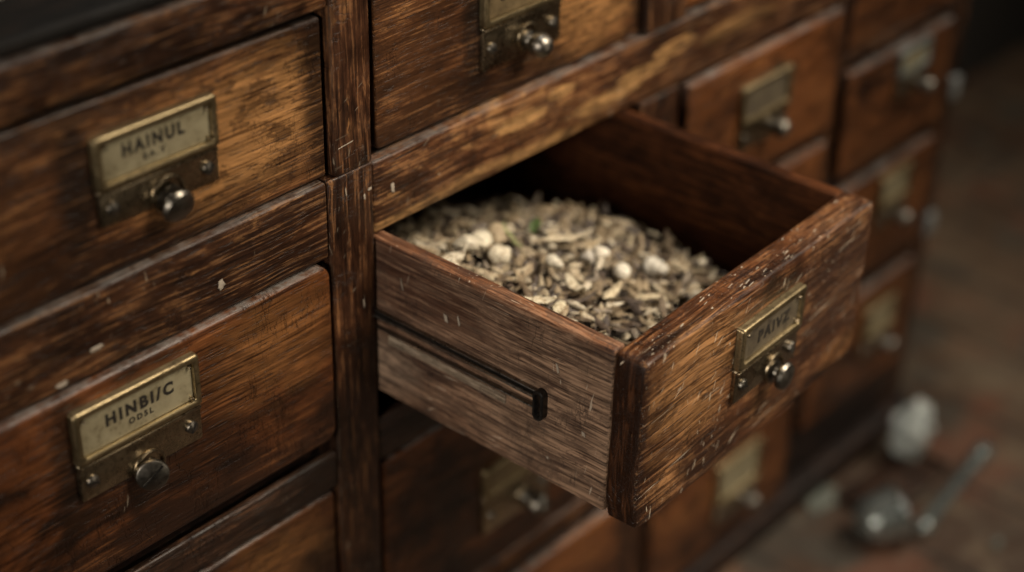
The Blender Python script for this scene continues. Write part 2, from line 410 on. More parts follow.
def label_holder(root, cx, y, cz, w, h, split, text=None, sub=None, knob='disc', kx=0., kz=None, card=M_card, frame=M_brass, plate=M_plate, tw=None, th=.0085, tx=0., detail=True, kr=.0085, tilt=0., turn=0.):
    """brass card frame above a pull plate with two screws and a small knob. split = fraction of the height for the card"""
    hc = h * split; hp = h - hc
    rim = .0052
    zc = cz + h / 2 - hc / 2
    b = bmesh.new()
    rr_panel(w, hc, .0022, y - .0022, y + .002, .0006, 2, cx, zc, b)
    rr_ring(w, hc, .0026, w - 2 * rim, hc - 2 * rim, .0022, y - .0058, y - .0018, .0014, cx, zc, cx, zc, b)
    fr = link('card_frame', b, frame, root)
    # printed card with clipped corners
    wi, hi = w - 2 * rim - .0008, hc - 2 * rim - .0008
    b = bmesh.new(); rr_panel(wi, hi, .0012, y - .0030, y - .0024, .0002, 1, cx, zc, b)
    link('card', b, card, fr)
    if detail:
        for sx, sz in ((-1, 1), (1, 1), (1, -1)):
            b = screw_bm(cx + sx * (wi / 2 - .0022), y - .0030, zc + sz * (hi / 2 - .0022), .0013, .5 * sx + sz)
            link('rivet', b, [plate, M_black], fr)
    if text:
        b = text_bm(text, tw or wi * .62, th, .045, 1.34)
        link('lettering', b, M_ink, fr, (cx + tx, y - .00315, zc + (.0035 if sub else 0)), smooth=None)
    if sub:
        b = text_bm(sub, (tw or wi * .62) * .36, th * .47, .03, 1.4)
        link('small_lettering', b, M_ink, fr, (cx + tx, y - .00315, zc - th * .62), smooth=None)
    # lower pull plate
    zp = cz - h / 2 + hp / 2
    b = bmesh.new(); rr_panel(w - .001, hp + .001, .0022, y - .0030, y + .002, .0009, 3, cx, zp, b)
    if detail:
        # raised bead under the frame
        wbox(cx - w / 2 + .001, cx + w / 2 - .001, y - .0052, y - .002, zp + hp / 2 - .0036, zp + hp / 2 - .0008, .0008, 2, bm=b)
    pp = link('pull_plate', b, plate, root)
    sr = .0047 if detail else .0040
    for sx in (-1, 1):
        b = screw_bm(cx + sx * (w / 2 - .0095), y - .0030, zp - .001, sr, .8 * sx + .3)
        link('screw', b, [M_steel, M_black], pp)
    # knob
    kz = zp - .002 if kz is None else kz
    kx = cx + kx
    M = outm(kx, y - .0028, kz, tilt, turn)
    r = kr
    if knob == 'disc':      # flat slotted disc on a stem
        b = lathe([(r * .75, 0), (r * .75, .0015), (r * .45, .003), (r * .42, .0045), (r * .7, .0055), (r, .0062), (r * 1.03, .0075), (r, .0092), (r * .9, .0099), (0, .0103)], 32, M=M)
        c, s = cos(.72), sin(.72)
        q = [(-r * .86, -.0006), (r * .86, -.0006), (r * .86, .0006), (-r * .86, .0006)]
        p0 = [M @ Vector((a * c - d * s, a * s + d * c, .0092)) for a, d in q]; p1 = [M @ Vector((a * c - d * s, a * s + d * c, 0.01055)) for a, d in q]
        loops(b, [p0, p1], mat=1); bmesh.ops.recalc_face_normals(b, faces=b.faces[:])
    elif knob == 'ball':
        prof = [(r * .8, 0), (r * .8, .0012), (r * .5, .0025), (r * .42, .0045)]
        for i in range(1, 12):
            a = -pi / 2 + .42 + (pi - .42) * i / 11
            prof.append((max(r * cos(a), 0), .0045 + r * .91 + r * sin(a)))
        b = lathe(prof, 32, M=M)
    else:                   # flared mushroom pull
        b = lathe([(r * .85, 0), (r * .85, .0015), (r * .42, .0025), (r * .38, .0045), (r * .6, .0062), (r * .97, .0078), (r * 1.04, .0100), (r * .92, .0125), (r * .5, .0142), (0, .0148)], 32, M=M)
    kn = link('knob', b, [M_steel, M_black], root)
    # collar: ring on the plate around the knob's stem
    b = bmesh.new(); rings = []
    R, rr = r * 1.02, .0017
    for i in range(28):
        a = 2 * pi * i / 28
        rings.append([Vector((kx + (R + rr * cos(q)) * cos(a), y - .0032 - rr * .9 * sin(q), kz + .003 + (R + rr * cos(q)) * sin(a))) for q in [2 * pi * j / 10 for j in range(10)]])
    loops(b, rings, closed=True); bmesh.ops.recalc_face_normals(b, faces=b.faces[:])
    link('collar', b, plate, kn)

# ------------------------------------------------------------------ closed drawers
ZBASE = -.640
def drawer(label, x0, x1, zt, zb, yo, mat, r=.003, bev=.003, group='closed drawers of the cabinet', **lh):
    cx, cz = (x0 + x1) / 2, (zt + zb) / 2
    root = thing('drawer', label, 'drawer', (cx, yo, zb), group=group)
    hgt = zt - zb
    b = rr_panel(x1 - x0, hgt, r, 0, .009, bev, 4, 0, hgt / 2)
    # plain box body behind the front
    link('front_panel', b, mat, root, smooth=50)
    b = bmesh.new()
    wbox(-(x1 - x0) / 2 + .004, (x1 - x0) / 2 - .004, .021, .22, .004, hgt - .012, .001, 1, bm=b)
    link('drawer_box', b, M_inside, root)
    if lh:
        lx, lz = lh.pop('lx') - cx, lh.pop('lz') - zb
        if lh.get('kz') is not None: lh['kz'] -= zb
        label_holder(root, lx, -.0002, lz, **lh)
    return root

A0, A1, B0, B1, C0, C1, D0, D1 = -.256, .0435, .0915, .3955, .4545, .699, .7255, .932
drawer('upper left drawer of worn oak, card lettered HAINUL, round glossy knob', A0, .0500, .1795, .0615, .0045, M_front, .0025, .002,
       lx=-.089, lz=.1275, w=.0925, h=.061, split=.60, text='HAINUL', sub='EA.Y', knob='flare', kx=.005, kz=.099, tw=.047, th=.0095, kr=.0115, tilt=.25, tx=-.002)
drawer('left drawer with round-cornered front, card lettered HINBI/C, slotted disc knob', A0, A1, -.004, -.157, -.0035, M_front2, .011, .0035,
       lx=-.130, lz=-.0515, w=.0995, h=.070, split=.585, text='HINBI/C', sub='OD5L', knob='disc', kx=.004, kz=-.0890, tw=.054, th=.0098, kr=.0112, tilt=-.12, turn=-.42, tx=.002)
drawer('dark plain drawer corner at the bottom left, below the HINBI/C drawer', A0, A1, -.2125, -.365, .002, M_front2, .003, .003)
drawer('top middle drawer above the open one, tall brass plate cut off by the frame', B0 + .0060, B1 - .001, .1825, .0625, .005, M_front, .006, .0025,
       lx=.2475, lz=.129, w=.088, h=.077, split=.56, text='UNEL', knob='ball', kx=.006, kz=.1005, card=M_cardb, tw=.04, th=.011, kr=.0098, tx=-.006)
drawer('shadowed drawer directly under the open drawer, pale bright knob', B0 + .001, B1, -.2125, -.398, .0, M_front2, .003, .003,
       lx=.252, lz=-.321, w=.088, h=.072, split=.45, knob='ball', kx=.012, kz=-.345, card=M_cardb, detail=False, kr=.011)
drawer('lowest middle drawer with a worn light top edge, below the shadowed drawer', B0 + .001, B1, -.424, -.585, -.014, M_far, .003, .005)
K = dict(detail=False, kr=.0095, knob='ball')
drawer('cut-off drawer at the top edge, right of the HAINUL and middle columns', C0, C1, .1825, .0635, .004, M_far, .003, .003)
drawer('blurred drawer just right of the worn rail, grey card plate above round knob', C0, C1, -.002, -.128, -.010, M_far, .003, .0045,
       lx=.571, lz=-.062, w=.078, h=.066, split=.60, kx=.010, kz=-.081, card=M_cardd, **K)
drawer('drawer hidden behind the open drawer, second down in the right-middle column', C0, C1, -.145, -.289, -.010, M_far, .003, .0045,
       lx=.584, lz=-.222, w=.078, h=.066, split=.60, kx=.012, kz=-.24, **K)
drawer('drawer behind the bottom corner of the open drawer, third in the right-middle column', C0, C1, -.308, -.440, -.010, M_far, .003, .0045,
       lx=.584, lz=-.372, w=.078, h=.066, split=.60, kx=.012, kz=-.392, **K)
drawer('lowest reddish drawer near the floor with cream card and round knob', C0, C1, -.458, -.594, -.010, M_far, .003, .0045,
       lx=.600, lz=-.518, w=.078, h=.080, split=.66, kx=.014, kz=-.545, **K)
drawer('cut-off drawer at the top of the far right column', D0, D1, .055, -.062, -.004, M_far, .003, .004)
drawer('far right drawer with bright steel card frame, uppermost whole one of its column', D0, D1, -.081, -.200, -.010, M_far, .003, .005,
       lx=.846, lz=-.112, w=.060, h=.058, split=.55, kx=.010, kz=-.130, frame=M_silver, **K)
drawer('far right drawer showing cream card beside the open drawer corner', D0, D1, -.221, -.352, -.010, M_far, .003, .005,
       lx=.848, lz=-.264, w=.062, h=.064, split=.60, kx=.008, kz=-.290, **K)
drawer('far right drawer above the white lump on the floor, yellowish card', D0, D1, -.378, -.520, -.012, M_far, .003, .005,
       lx=.860, lz=-.440, w=.062, h=.066, split=.60, kx=.010, kz=-.463, **K)

# ------------------------------------------------------------------ the cabinet
cab = thing('apothecary_cabinet', 'old worn oak apothecary cabinet with many small labelled drawers', 'cabinet', (.35, .0, ZBASE))
cab_off = Vector((.35, 0, ZBASE))
def cpart(name, bm, mats, smooth=35):
    for v in bm.verts: v.co -= cab_off
    return link(name, bm, mats, cab, smooth=smooth)

def chip(bm, P, U, V, a, b, seed, nrm, mi=1, lift=.0002):
    """thin ragged flake of bare wood on a surface"""
    rnd = random.Random(seed)
    P, U, V, nrm = Vector(P), Vector(U), Vector(V), Vector(nrm)
    n = 13; ring = []
    pw = lambda q: math.copysign(abs(q) ** .55, q)
    for i in range(n):
        t = 2 * pi * (i + rnd.uniform(-.3, .3)) / n; k = rnd.uniform(.6, 1.12)
        ring.append(P + U * (a * k * pw(cos(t))) + V * (b * k * pw(sin(t))))
    loops(bm, [[p for p in ring], [P + (p - P) * .9 + nrm * lift for p in ring]], mat=mi)

YF = .022
def rail(x0, x1, z0, z1, y0=0., mat=M_rail, bev=.0022, amp=.0005, seed=0, chips=(), y1=YF):
    b = wbox(x0, x1, y0, y1, z0, z1, bev, 3, .02, amp, seed)
    for i, (x, z, a, h) in enumerate(chips):
        chip(b, (x, y0 - .0004, z), (1, 0, .1), (-.1, 0, 1), a, h, seed * 31 + i, (0, -1, 0))
    return cpart('rail', b, [mat, M_chip])
def stile(x0, x1, z0, z1, y0=-.0012, mat=M_stile, seed=0, chips=()):
    b = wbox(x0, x1, y0, YF + .001, z0, z1, .0018, 3, .02, .0004, seed)
    for i, (x, z, a, h) in enumerate(chips):
        chip(b, (x, y0 - .0004, z), (1, 0, .1), (-.1, 0, 1), a, h, seed * 31 + i, (0, -1, 0))
    return cpart('stile', b, [mat, M_chip])

GOLD = (.44, .245, .095)
def gold_spots(lst):
    return [(x - cab_off.x, -.002, z - cab_off.z, rx, .03, rz, GOLD, s) for x, z, rx, rz, s in lst]
M_railB = wood('rubbed_oak_rail', 'X', mid=(.085, .032, .013), gold=(.40, .21, .08), wear=.42, scratch=.75, grime=.45, edge=1.1, dust=.5, fleck=1.2,
               spots=gold_spots([(.250, .036, .030, .007, .85), (.292, .044, .018, .005, .85), (.345, .018, .045, .007, .85), (.395, .026, .035, .007, .85), (.44, .036, .03, .007, .85), (.53, .03, .05, .008, .6), (.20, .008, .04, .005, .7), (.14, .004, .06, .004, .7), (.28, .005, .05, .005, .8)]))
# left stile (outside the frame), main stile, stile between B and C, C and D, right corner
stile(-.300, -.259, -.600, .222, seed=1)
stile(.0535, .0885, .0602, .222, seed=2, chips=((.0640, .083, .0085, .0004),))
stile(.0465, .0885, -.600, .0599, seed=3, mat=M_stile, chips=((.076, -.052, .0008, .0045), (.0850, .040, .002, .0014), (.0795, .036, .0009, .003), (.062, .047, .0006, .004)))
stile(.3985, .4515, .0605, .222, seed=4); stile(.3985, .4515, -.600, -.002, seed=5)
stile(.7020, .7225, -.600, .222, seed=6)
stile(.935, .972, -.600, .222, seed=7)
# rails
rail(A0 - .003, .0530, .1865, .222, seed=11)
rail(A0 - .003, .0460, -.0010, .0590, seed=12, chips=((-.0505, .020, .0030, .0042), (-.150, .018, .0050, .0018), (-.178, .004, .005, .0022)))
rail(.0890, .7015, .0000, .0580, seed=13, mat=M_railB, chips=((.1085, .031, .0017, .0040), (.156, .024, .0009, .0008)))
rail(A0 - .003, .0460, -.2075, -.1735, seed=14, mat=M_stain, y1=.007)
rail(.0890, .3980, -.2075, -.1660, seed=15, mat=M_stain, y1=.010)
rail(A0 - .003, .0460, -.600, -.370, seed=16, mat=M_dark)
rail(.0890, .3980, -.4215, -.402, seed=17)
rail(.0890, .3980, -.600, -.589, seed=18)
rail(.0890, .3980, .1865, .222, seed=19); rail(.452, .7015, .1865, .222, seed=20)
rail(.452, .7015, -.1425, -.131, seed=21); rail(.452, .7015, -.3055, -.293, seed=22); rail(.452, .7015, -.4555, -.444, seed=23); rail(.452, .7015, -.600, -.597, seed=23, amp=0)
rail(.7230, .9345, .058, .222, seed=24); rail(.7230, .9345, -.0755, -.065, seed=25); rail(.7230, .9345, -.2165, -.2015, seed=26)
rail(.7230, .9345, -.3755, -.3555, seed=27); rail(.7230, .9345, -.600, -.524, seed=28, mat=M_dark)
# plinth with a rubbed ledge
cpart('plinth', wbox(-.305, .980, -.016, .380, -.6385, -.602, .004, 3, .03, .0006, 31), M_dark)
# top board, sides, back, dust boards and partitions behind the face frame
cpart('top_board', wbox(-.306, .982, .004, .390, .2235, .234, .004, 3, .03, .0007, 32), M_black_top)
cpart('side_panel', wbox(-.299, -.281, .024, .378, -.600, .222, .001), M_dark)
cpart('side_panel', wbox(.954, .970, .024, .378, -.600, .222, .001), M_dark)
cpart('back_panel', wbox(-.299, .971, .3795, .388, -.600, .222, .001), M_dark)
for z in (.0275, -.1835, -.395):
    cpart('dust_board', wbox(-.280, .953, .0235, .376, z - .004, z + .004, .0005), M_inside)
for x in (.0675, .425):
    for za, zb_ in ((.0325, .221), (-.1785, .0225), (-.390, -.1885), (-.599, -.400)):
        cpart('partition', wbox(x - .008, x + .008, .0245, .375, za, zb_, .0005), M_inside)
# added grey blocks standing in for blurred highlights on the far corner
for z in (-.178, -.352):
    b = wbox(.958, .9765, -.0065, .020, z - .013, z + .013, .0015, 2)
    cpart('corner_highlight', b, M_highlight)

# ------------------------------------------------------------------ the open drawer
DX0, DX1 = .0897, .3866
hx = (DX1 - DX0) / 2
opn = thing('open_drawer', 'pulled-out worn oak drawer filled with dried herbs, lettered card on its front', 'drawer', ((DX0 + DX1) / 2, 0, 0), (.0026, 0, .0414))
FY, ZT, ZB, TH = -.2377, -.0015, -.1400, .0262
BKD = (.018, .008, .004)
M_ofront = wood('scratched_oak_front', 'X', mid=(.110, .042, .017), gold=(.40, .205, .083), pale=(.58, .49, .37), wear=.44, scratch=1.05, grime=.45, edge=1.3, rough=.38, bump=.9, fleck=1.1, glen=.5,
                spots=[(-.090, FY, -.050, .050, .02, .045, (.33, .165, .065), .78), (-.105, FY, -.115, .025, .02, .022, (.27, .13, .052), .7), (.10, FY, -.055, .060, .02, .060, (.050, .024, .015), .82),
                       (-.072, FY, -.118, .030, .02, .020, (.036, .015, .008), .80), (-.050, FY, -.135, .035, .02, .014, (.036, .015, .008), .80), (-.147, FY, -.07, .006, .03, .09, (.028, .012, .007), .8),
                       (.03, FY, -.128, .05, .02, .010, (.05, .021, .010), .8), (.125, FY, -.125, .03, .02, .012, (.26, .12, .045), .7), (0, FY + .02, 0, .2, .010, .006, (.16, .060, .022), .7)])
b = wbox(-hx, hx, FY, FY + TH, ZB - .0045, ZT, .0034, 4, .008, .0008, 41)
# knocked corners
for v in b.verts:
    for (px, pz, rr, k) in ((hx, ZT, .012, .18), (-hx, ZB, .016, .3), (hx, ZB, .024, .34), (-hx, ZT, .010, .2)):
        d = Vector((v.co.x - px, 0, v.co.z - pz)).length
        if d < rr:
            f = (1 - d / rr) ** 1.5 * k
            v.co.x += (0 - px) / abs(px) * rr * f * .55
            v.co.z += ((ZT + ZB) / 2 - pz) / abs((ZT + ZB) / 2 - pz) * rr * f * .55
rng = random.Random(5)
for i in range(26):
    x = rng.gauss(0, .05)
    chip(b, (x, FY + rng.uniform(.004, .022), ZT + .0001), (1, .15, 0), (0, 1, 0), rng.uniform(.0012, .0045), rng.uniform(.0003, .0007), i, (0, 0, 1), lift=.0002)
link('front_panel', b, [M_ofront, M_chip], opn)
SY0, SY1 = FY + TH + .0003, .150
b = wbox(-hx + .0012, -hx + .0135, SY0, SY1, ZB, ZT - .0015, .0022, 3, .012, .0005, 42)
rng = random.Random(8)
for i, (y, z, a, h) in enumerate(((-.075, -.040, .0010, .005), (-.063, -.043, .0016, .004), (-.02, -.033, .0005, .006),
                                  (-.165, -.038, .0012, .0045), (-.19, -.082, .0016, .002), (-.16, -.118, .0012, .0012))):
    chip(b, (-hx + .0008, y, z), (0, 1, 0), (0, .25, 1), a, h, 70 + i, (-1, 0, 0), lift=.0003)
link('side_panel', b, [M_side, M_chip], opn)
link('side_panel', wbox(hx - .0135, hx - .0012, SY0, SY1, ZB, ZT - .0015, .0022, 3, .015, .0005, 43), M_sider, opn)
link('back_panel', wbox(-hx + .0138, hx - .0138, SY1 - .013, SY1 - .0005, ZB + .0005, ZT - .004, .0015, 2), M_inside, opn)
link('bottom_panel', wbox(-hx + .0138, hx - .0138, SY0 + .0002, SY1 - .0135, ZB + .003, ZB + .009, .0005, 1), M_inside, opn)
# iron runner let into the left side: dark channel, two thin lips, a round rod and the hooked stop
b = bmesh.new()
wbox(-hx - .0006, -hx + .0018, -.150, .110, -.0722, -.0652, .0003, 1, bm=b)
run = link('runner', b, M_black, opn)
b = bmesh.new()
wbox(-hx - .0020, -hx + .0020, -.150, .110, -.0652, -.0638, .0005, 2, bm=b)
wbox(-hx - .0026, -hx + .0020, -.148, .110, -.0790, -.0776, .0005, 2, bm=b)
link('lip', b, M_dsteel, run)
b = bmesh.new()
rings = []
for j in range(25):
    y = -.149 + .255 * j / 24
    rings.append([Vector((-hx - .0016 + .0014 * cos(a), y, -.0690 + .0014 * sin(a))) for a in [2 * pi * k / 10 for k in range(10)]])
loops(b, rings); bmesh.ops.recalc_face_normals(b, faces=b.faces[:])
link('rod', b, M_dsteel, run)
# stop: a bent loop of flat iron standing over the channel's end, open in the middle
b = bmesh.new()
oy, oz = -.1530, -.0735
def yz(w_, h_, r_): return rrect(w_, h_, r_, 6, oy, oz)
X0, X1 = -hx + .002, -hx - .0050
loops(b, [[(X0, y, z) for y, z in yz(.0095, .0250, .0046)], [(X1 + .0008, y, z) for y, z in yz(.0095, .0250, .0046)], [(X1, y, z) for y, z in yz(.0082, .0237, .0040)],
          [(X1, y, z) for y, z in yz(.0052, .0205, .0025)], [(X1 + .0008, y, z) for y, z in yz(.0042, .0195, .0020)], [(X0, y, z) for y, z in yz(.0042, .0195, .0020)]], closed=True)
bmesh.ops.recalc_face_normals(b, faces=b.faces[:])
link('runner_stop', b, M_black, run)
# pale rubbed strip under the runner
b = wbox(-hx - .0002, -hx + .002, -.120, -.006, -.0905, -.0830, .0006, 1, .01, .0004, 44)
link('wear_strip', b, wood('rubbed_strip', 'Y', dark=(.10, .075, .055), mid=(.20, .155, .11), gold=(.36, .29, .22), wear=.6, scratch=.5, grime=.2), opn)
label_holder(opn, .0035, FY - .0006, -.0595, .084, .0645, .56, text='PAIVZ', knob='flare', kx=.0115, kz=-.0900, card=M_cardd, tw=.042, th=.0105, kr=.0108, tx=.004)

# ------------------------------------------------------------------ dried herbs
def herb_z(x, y):
    z = -.058 - .24 * (x + .03) + .10 * (y + .03)
    z = min(z, -.037)
    z -= .10 * max(0, -.10 - y) + .42 * max(0, y + .008)
    z += .006 * noise.noise(Vector((x * 22, y * 22, 3))) + .004 * noise.noise(Vector((x * 60, y * 60, 9)))
    return z
XI0, XI1, YI0, YI1 = -hx + .0145, hx - .0145, SY0 + .001, SY1 - .0145
b = bmesh.new()
tint = b.loops.layers.float_color.new('tint')
def paint(fs, c):
    for f in fs:
        for l in f.loops: l[tint] = (*c, 1)
nx, ny = 44, 56
g = [[b.verts.new((XI0 + (XI1 - XI0) * i / nx, YI0 + (YI1 - YI0) * j / ny, herb_z(XI0 + (XI1 - XI0) * i / nx, YI0 + (YI1 - YI0) * j / ny) - .006 + .004 * noise.noise(Vector((i * .9, j * .9, 0))))) for j in range(ny + 1)] for i in range(nx + 1)]
paint([b.faces.new((g[i][j], g[i + 1][j], g[i + 1][j + 1], g[i][j + 1])) for i in range(nx) for j in range(ny)], (.03, .02, .012))
PAL = [(.47, .405, .29), (.38, .315, .21), (.29, .225, .14), (.24, .185, .115), (.14, .10, .06), (.075, .052, .035), (.06, .045, .036), (.58, .52, .40), (.20, .165, .125), (.12, .10, .085)]
WT = [10, 10, 11, 11, 8, 7, 5, 6, 9, 8]
def piece(bm, M, L, w, t, bend, c, kind, rnd, layer=tint):
    """one curved slice / seed / flake / twig"""
    fs0 = set(bm.faces)
    ns, nr = (7, 8) if kind != 'twig' else (6, 5)
    rings = []
    curl = rnd.uniform(-.6, .6); k1 = rnd.uniform(.75, 1.2)
    for i in range(ns + 1):
        u = i / ns * 2 - 1
        if kind == 'twig': prof = .9 + .1 * rnd.random()
        elif kind == 'slice': prof = max(.12, (1 - abs(u) ** 3.0)) * (1 + .22 * rnd.uniform(-1, 1))
        else: prof = max(.06, sqrt(max(0, 1 - u * u)) * (1 - .25 * u * k1))
        ang = bend * u
        cx = (L / 2) * (sin(ang) / bend if abs(bend) > .05 else u)
        cz = (L / 2) * ((1 - cos(ang)) / bend if abs(bend) > .05 else 0)
        ring = []
        for j in range(nr):
            a = 2 * pi * j / nr
            yy = w / 2 * prof * cos(a); zz = t / 2 * prof * sin(a) + curl * yy * yy / max(w, 1e-4) * 1.3
            ring.append(M @ Vector((cx - sin(ang) * zz, yy, cz + cos(ang) * zz)))
        rings.append(ring)
    vs = [[bm.verts.new(p) for p in r] for r in rings]
    out = []
    for a, d in zip(vs, vs[1:]):
        for i in range(nr): out.append(bm.faces.new((a[i], a[(i + 1) % nr], d[(i + 1) % nr], d[i])))
    out.append(bm.faces.new(list(reversed(vs[0])))); out.append(bm.faces.new(vs[-1]))
    for f in out:
        k = rnd.uniform(.85, 1.12)
        for l in f.loops: l[layer] = (c[0] * k, c[1] * k, c[2] * k, 1)
rnd = random.Random(21)
def lay(x, y, dz, rnd, flat=.24):
    return Matrix.Translation((x, y, herb_z(x, y) + dz)) @ Matrix.Rotation(rnd.uniform(0, 2 * pi), 4, 'Z') @ Matrix.Rotation(rnd.gauss(0, flat), 4, 'Y') @ Matrix.Rotation(rnd.gauss(0, flat * 1.2), 4, 'X')
for i in range(2300):
    x = rnd.uniform(XI0 + .006, XI1 - .006); y = rnd.uniform(YI0 + .006, YI1 - .006)
    dz = rnd.uniform(-.007, .005)
    pal = rnd.choices(PAL, WT)[0]
    light = .55 + .9 * noise.noise(Vector((x * 14, y * 14, 5)))
    if light < .30 and rnd.random() < .5: pal = rnd.choice(PAL[3:7])
    k = rnd.random()
    if k < .42:  piece(b, lay(x, y, dz, rnd), rnd.uniform(.015, .030), rnd.uniform(.0040, .0070), rnd.uniform(.0014, .0028), rnd.uniform(-.7, .7), pal, 'slice', rnd)
    elif k < .80: piece(b, lay(x, y, dz, rnd), rnd.uniform(.010, .019), rnd.uniform(.0036, .0058), rnd.uniform(.0018, .0034), rnd.uniform(-.3, .3), pal, 'seed', rnd)
    elif k < .93: piece(b, lay(x, y, dz, rnd, .45), rnd.uniform(.009, .017), rnd.uniform(.006, .010), .0009, rnd.uniform(-.8, .8), pal, 'slice', rnd)
    else: piece(b, lay(x, y, dz + .002, rnd, .25), rnd.uniform(.014, .03), .0013, .0013, rnd.uniform(-.6, .6), rnd.choice(PAL[2:6]), 'twig', rnd)
def herb_mat(name, sheen=.5):
    t = NT(name)
    at = t.n('ShaderNodeAttribute', attribute_name='tint')
    n1 = t.noise(t.obj, 500, 4, .6); n2 = t.noise(t.vm('MULTIPLY', t.obj, (260, 260, 700)), 1, 3, .6)
    c = t.mix(t.ss(t.math('ADD', t.mul(n1, .5), t.mul(n2, .5)), .56, .38), at.outputs[0], t.mix(1., at.outputs[0], (.45, .38, .32), 'MULTIPLY'))
    return t.done(c, .62, 0, t.bump(t.math('ADD', n1, n2), .0008, .7), .35)
M_herb = herb_mat('dried_herb')
hb = link('dried_herb_mix', b, M_herb, None, smooth=60)
MD = Matrix.Translation(opn.location) @ opn.rotation_euler.to_matrix().to_4x4()
hb.matrix_world = MD
tag(hb, 'mass of chopped dried roots, seeds and bark filling the open drawer', 'dried herbs', kind='stuff')

def loose(name, label, cat, group, x, y, dz, L, w, t_, bend, c, kind, seed, rz=None, tilt=0.):
    r = random.Random(seed)
    bb = bmesh.new(); ly = bb.loops.layers.float_color.new('tint')
    piece(bb, Matrix(), L, w, t_, bend, c, kind, r, ly)
    bmesh.ops.recalc_face_normals(bb, faces=bb.faces[:])
    if kind != 'twig':
        bmesh.ops.subdivide_edges(bb, edges=bb.edges[:], cuts=1, use_grid_fill=True, smooth=.6)
        for v in bb.verts: v.co += noise.noise_vector(v.co * 120 + Vector((seed, 0, 0))) * .0019
    o = link(name, bb, M_herb, None, smooth=80)
    o.matrix_world = MD @ Matrix.Translation((x, y, herb_z(x, y) + dz)) @ Matrix.Rotation(rz if rz is not None else r.uniform(0, 6.28), 4, 'Z') @ Matrix.Rotation(tilt, 4, 'Y')
    tag(o, label, cat, group)
    return o
#PODS_BEGIN
WH = (.66, .60, .47)
G1 = 'pale pods and bulbs lying loose on the herb mix'
for i, (x, y, L, w_, t_, c, kind, lb) in enumerate((
    (-.0435, -.0050, .021, .015, .014, (.68, .63, .49), 'seed', 'big cream bulb standing at the back left of the herbs, beside a brown bulb'),
    (-.0640, -.0080, .017, .013, .011, (.60, .55, .43), 'seed', 'cream bulb nearest the rail on the left of the herb mix'),
    (-.0490, -.0300, .022, .015, .012, (.66, .60, .46), 'seed', 'broad cream bulb lying in front of the two standing bulbs'),
    (-.0190, -.0010, .019, .018, .015, (.40, .32, .21), 'seed', 'tan brown bulb just left of the green leaf'),
    (.0269, -.0694, .011, .011, .009, (.68, .63, .52), 'seed', 'small round white pod in the middle of the herb mix'),
    (.0264, -.0925, .012, .0115, .010, (.72, .68, .57), 'seed', 'bright white round pod nearer the drawer front than the other small ones'),
    (.0629, -.0986, .017, .014, .012, (.62, .59, .51), 'seed', 'large pale round pod furthest right, by the dark inner wall'),
    (-.0225, -.0620, .012, .0105, .009, (.62, .58, .47), 'seed', 'small cream pod left of the middle of the herb mix'),
    (.0132, -.0678, .011, .010, .008, (.48, .45, .39), 'seed', 'greyish small pod touching the middle white pod'))):
    loose('seed_pod', lb, 'pod', G1, x, y, .007, L * 1.2, w_ * 1.2, t_ * 1.1, .1, tuple(.98 * q for q in c), kind, 300 + i)
G2 = 'pale curved root slices lying on top of the herb mix'
for i, (x, y, L, w_, bd, rz, c, lb) in enumerate((
    (-.0834, -.0975, .024, .009, .9, 2.2, (.66, .59, .43), 'pale curved root slice closest to the left side of the drawer'),
    (-.0740, -.1080, .020, .008, -.7, .4, (.60, .53, .37), 'stubby pale root slice next to the one at the left side'),
    (-.0371, -.0941, .030, .0085, 1.0, 1.2, (.62, .55, .40), 'hook-shaped pale root slice in the front half of the herbs'),
    (-.0144, -.1123, .028, .008, .35, .2, (.58, .50, .34), 'straight cream root slice near the drawer front, left of its card'),
    (.0165, -.1262, .026, .009, -.5, -.7, (.54, .46, .31), 'tan root slice lying against the drawer front'),
    (-.0937, -.0185, .030, .010, 1.1, 2.6, (.60, .54, .41), 'forked-looking pale slice by the left side under the rail'),
    (.0196, -.0346, .038, .0085, .3, -.5, (.52, .45, .32), 'long light root strip pointing at the green leaf'),
    (.0437, -.0465, .030, .008, -.6, .1, (.40, .32, .20), 'long tan root strip in front of the dark back'))):
    loose('root_slice', lb, 'root slice', G2, x, y, .007, L * 1.1, w_ * 1.0, .004, bd * .75, tuple(.98 * q for q in c), 'slice', 400 + i, rz, .1)
o = loose('green_leaf', 'small fresh green leaf sticking up at the back of the herb mix', 'leaf', None, .0170, -.0109, .008, .016, .010, .0012, .5, (.075, .12, .035), 'seed', 501, .4, -.5)
o = loose('grass_stem', 'pale green curved stem left of the green leaf', 'stem', None, -.0168, -.0150, .009, .034, .0035, .0022, .8, (.30, .32, .15), 'slice', 502, 1.3, -.3)
#PODS_END

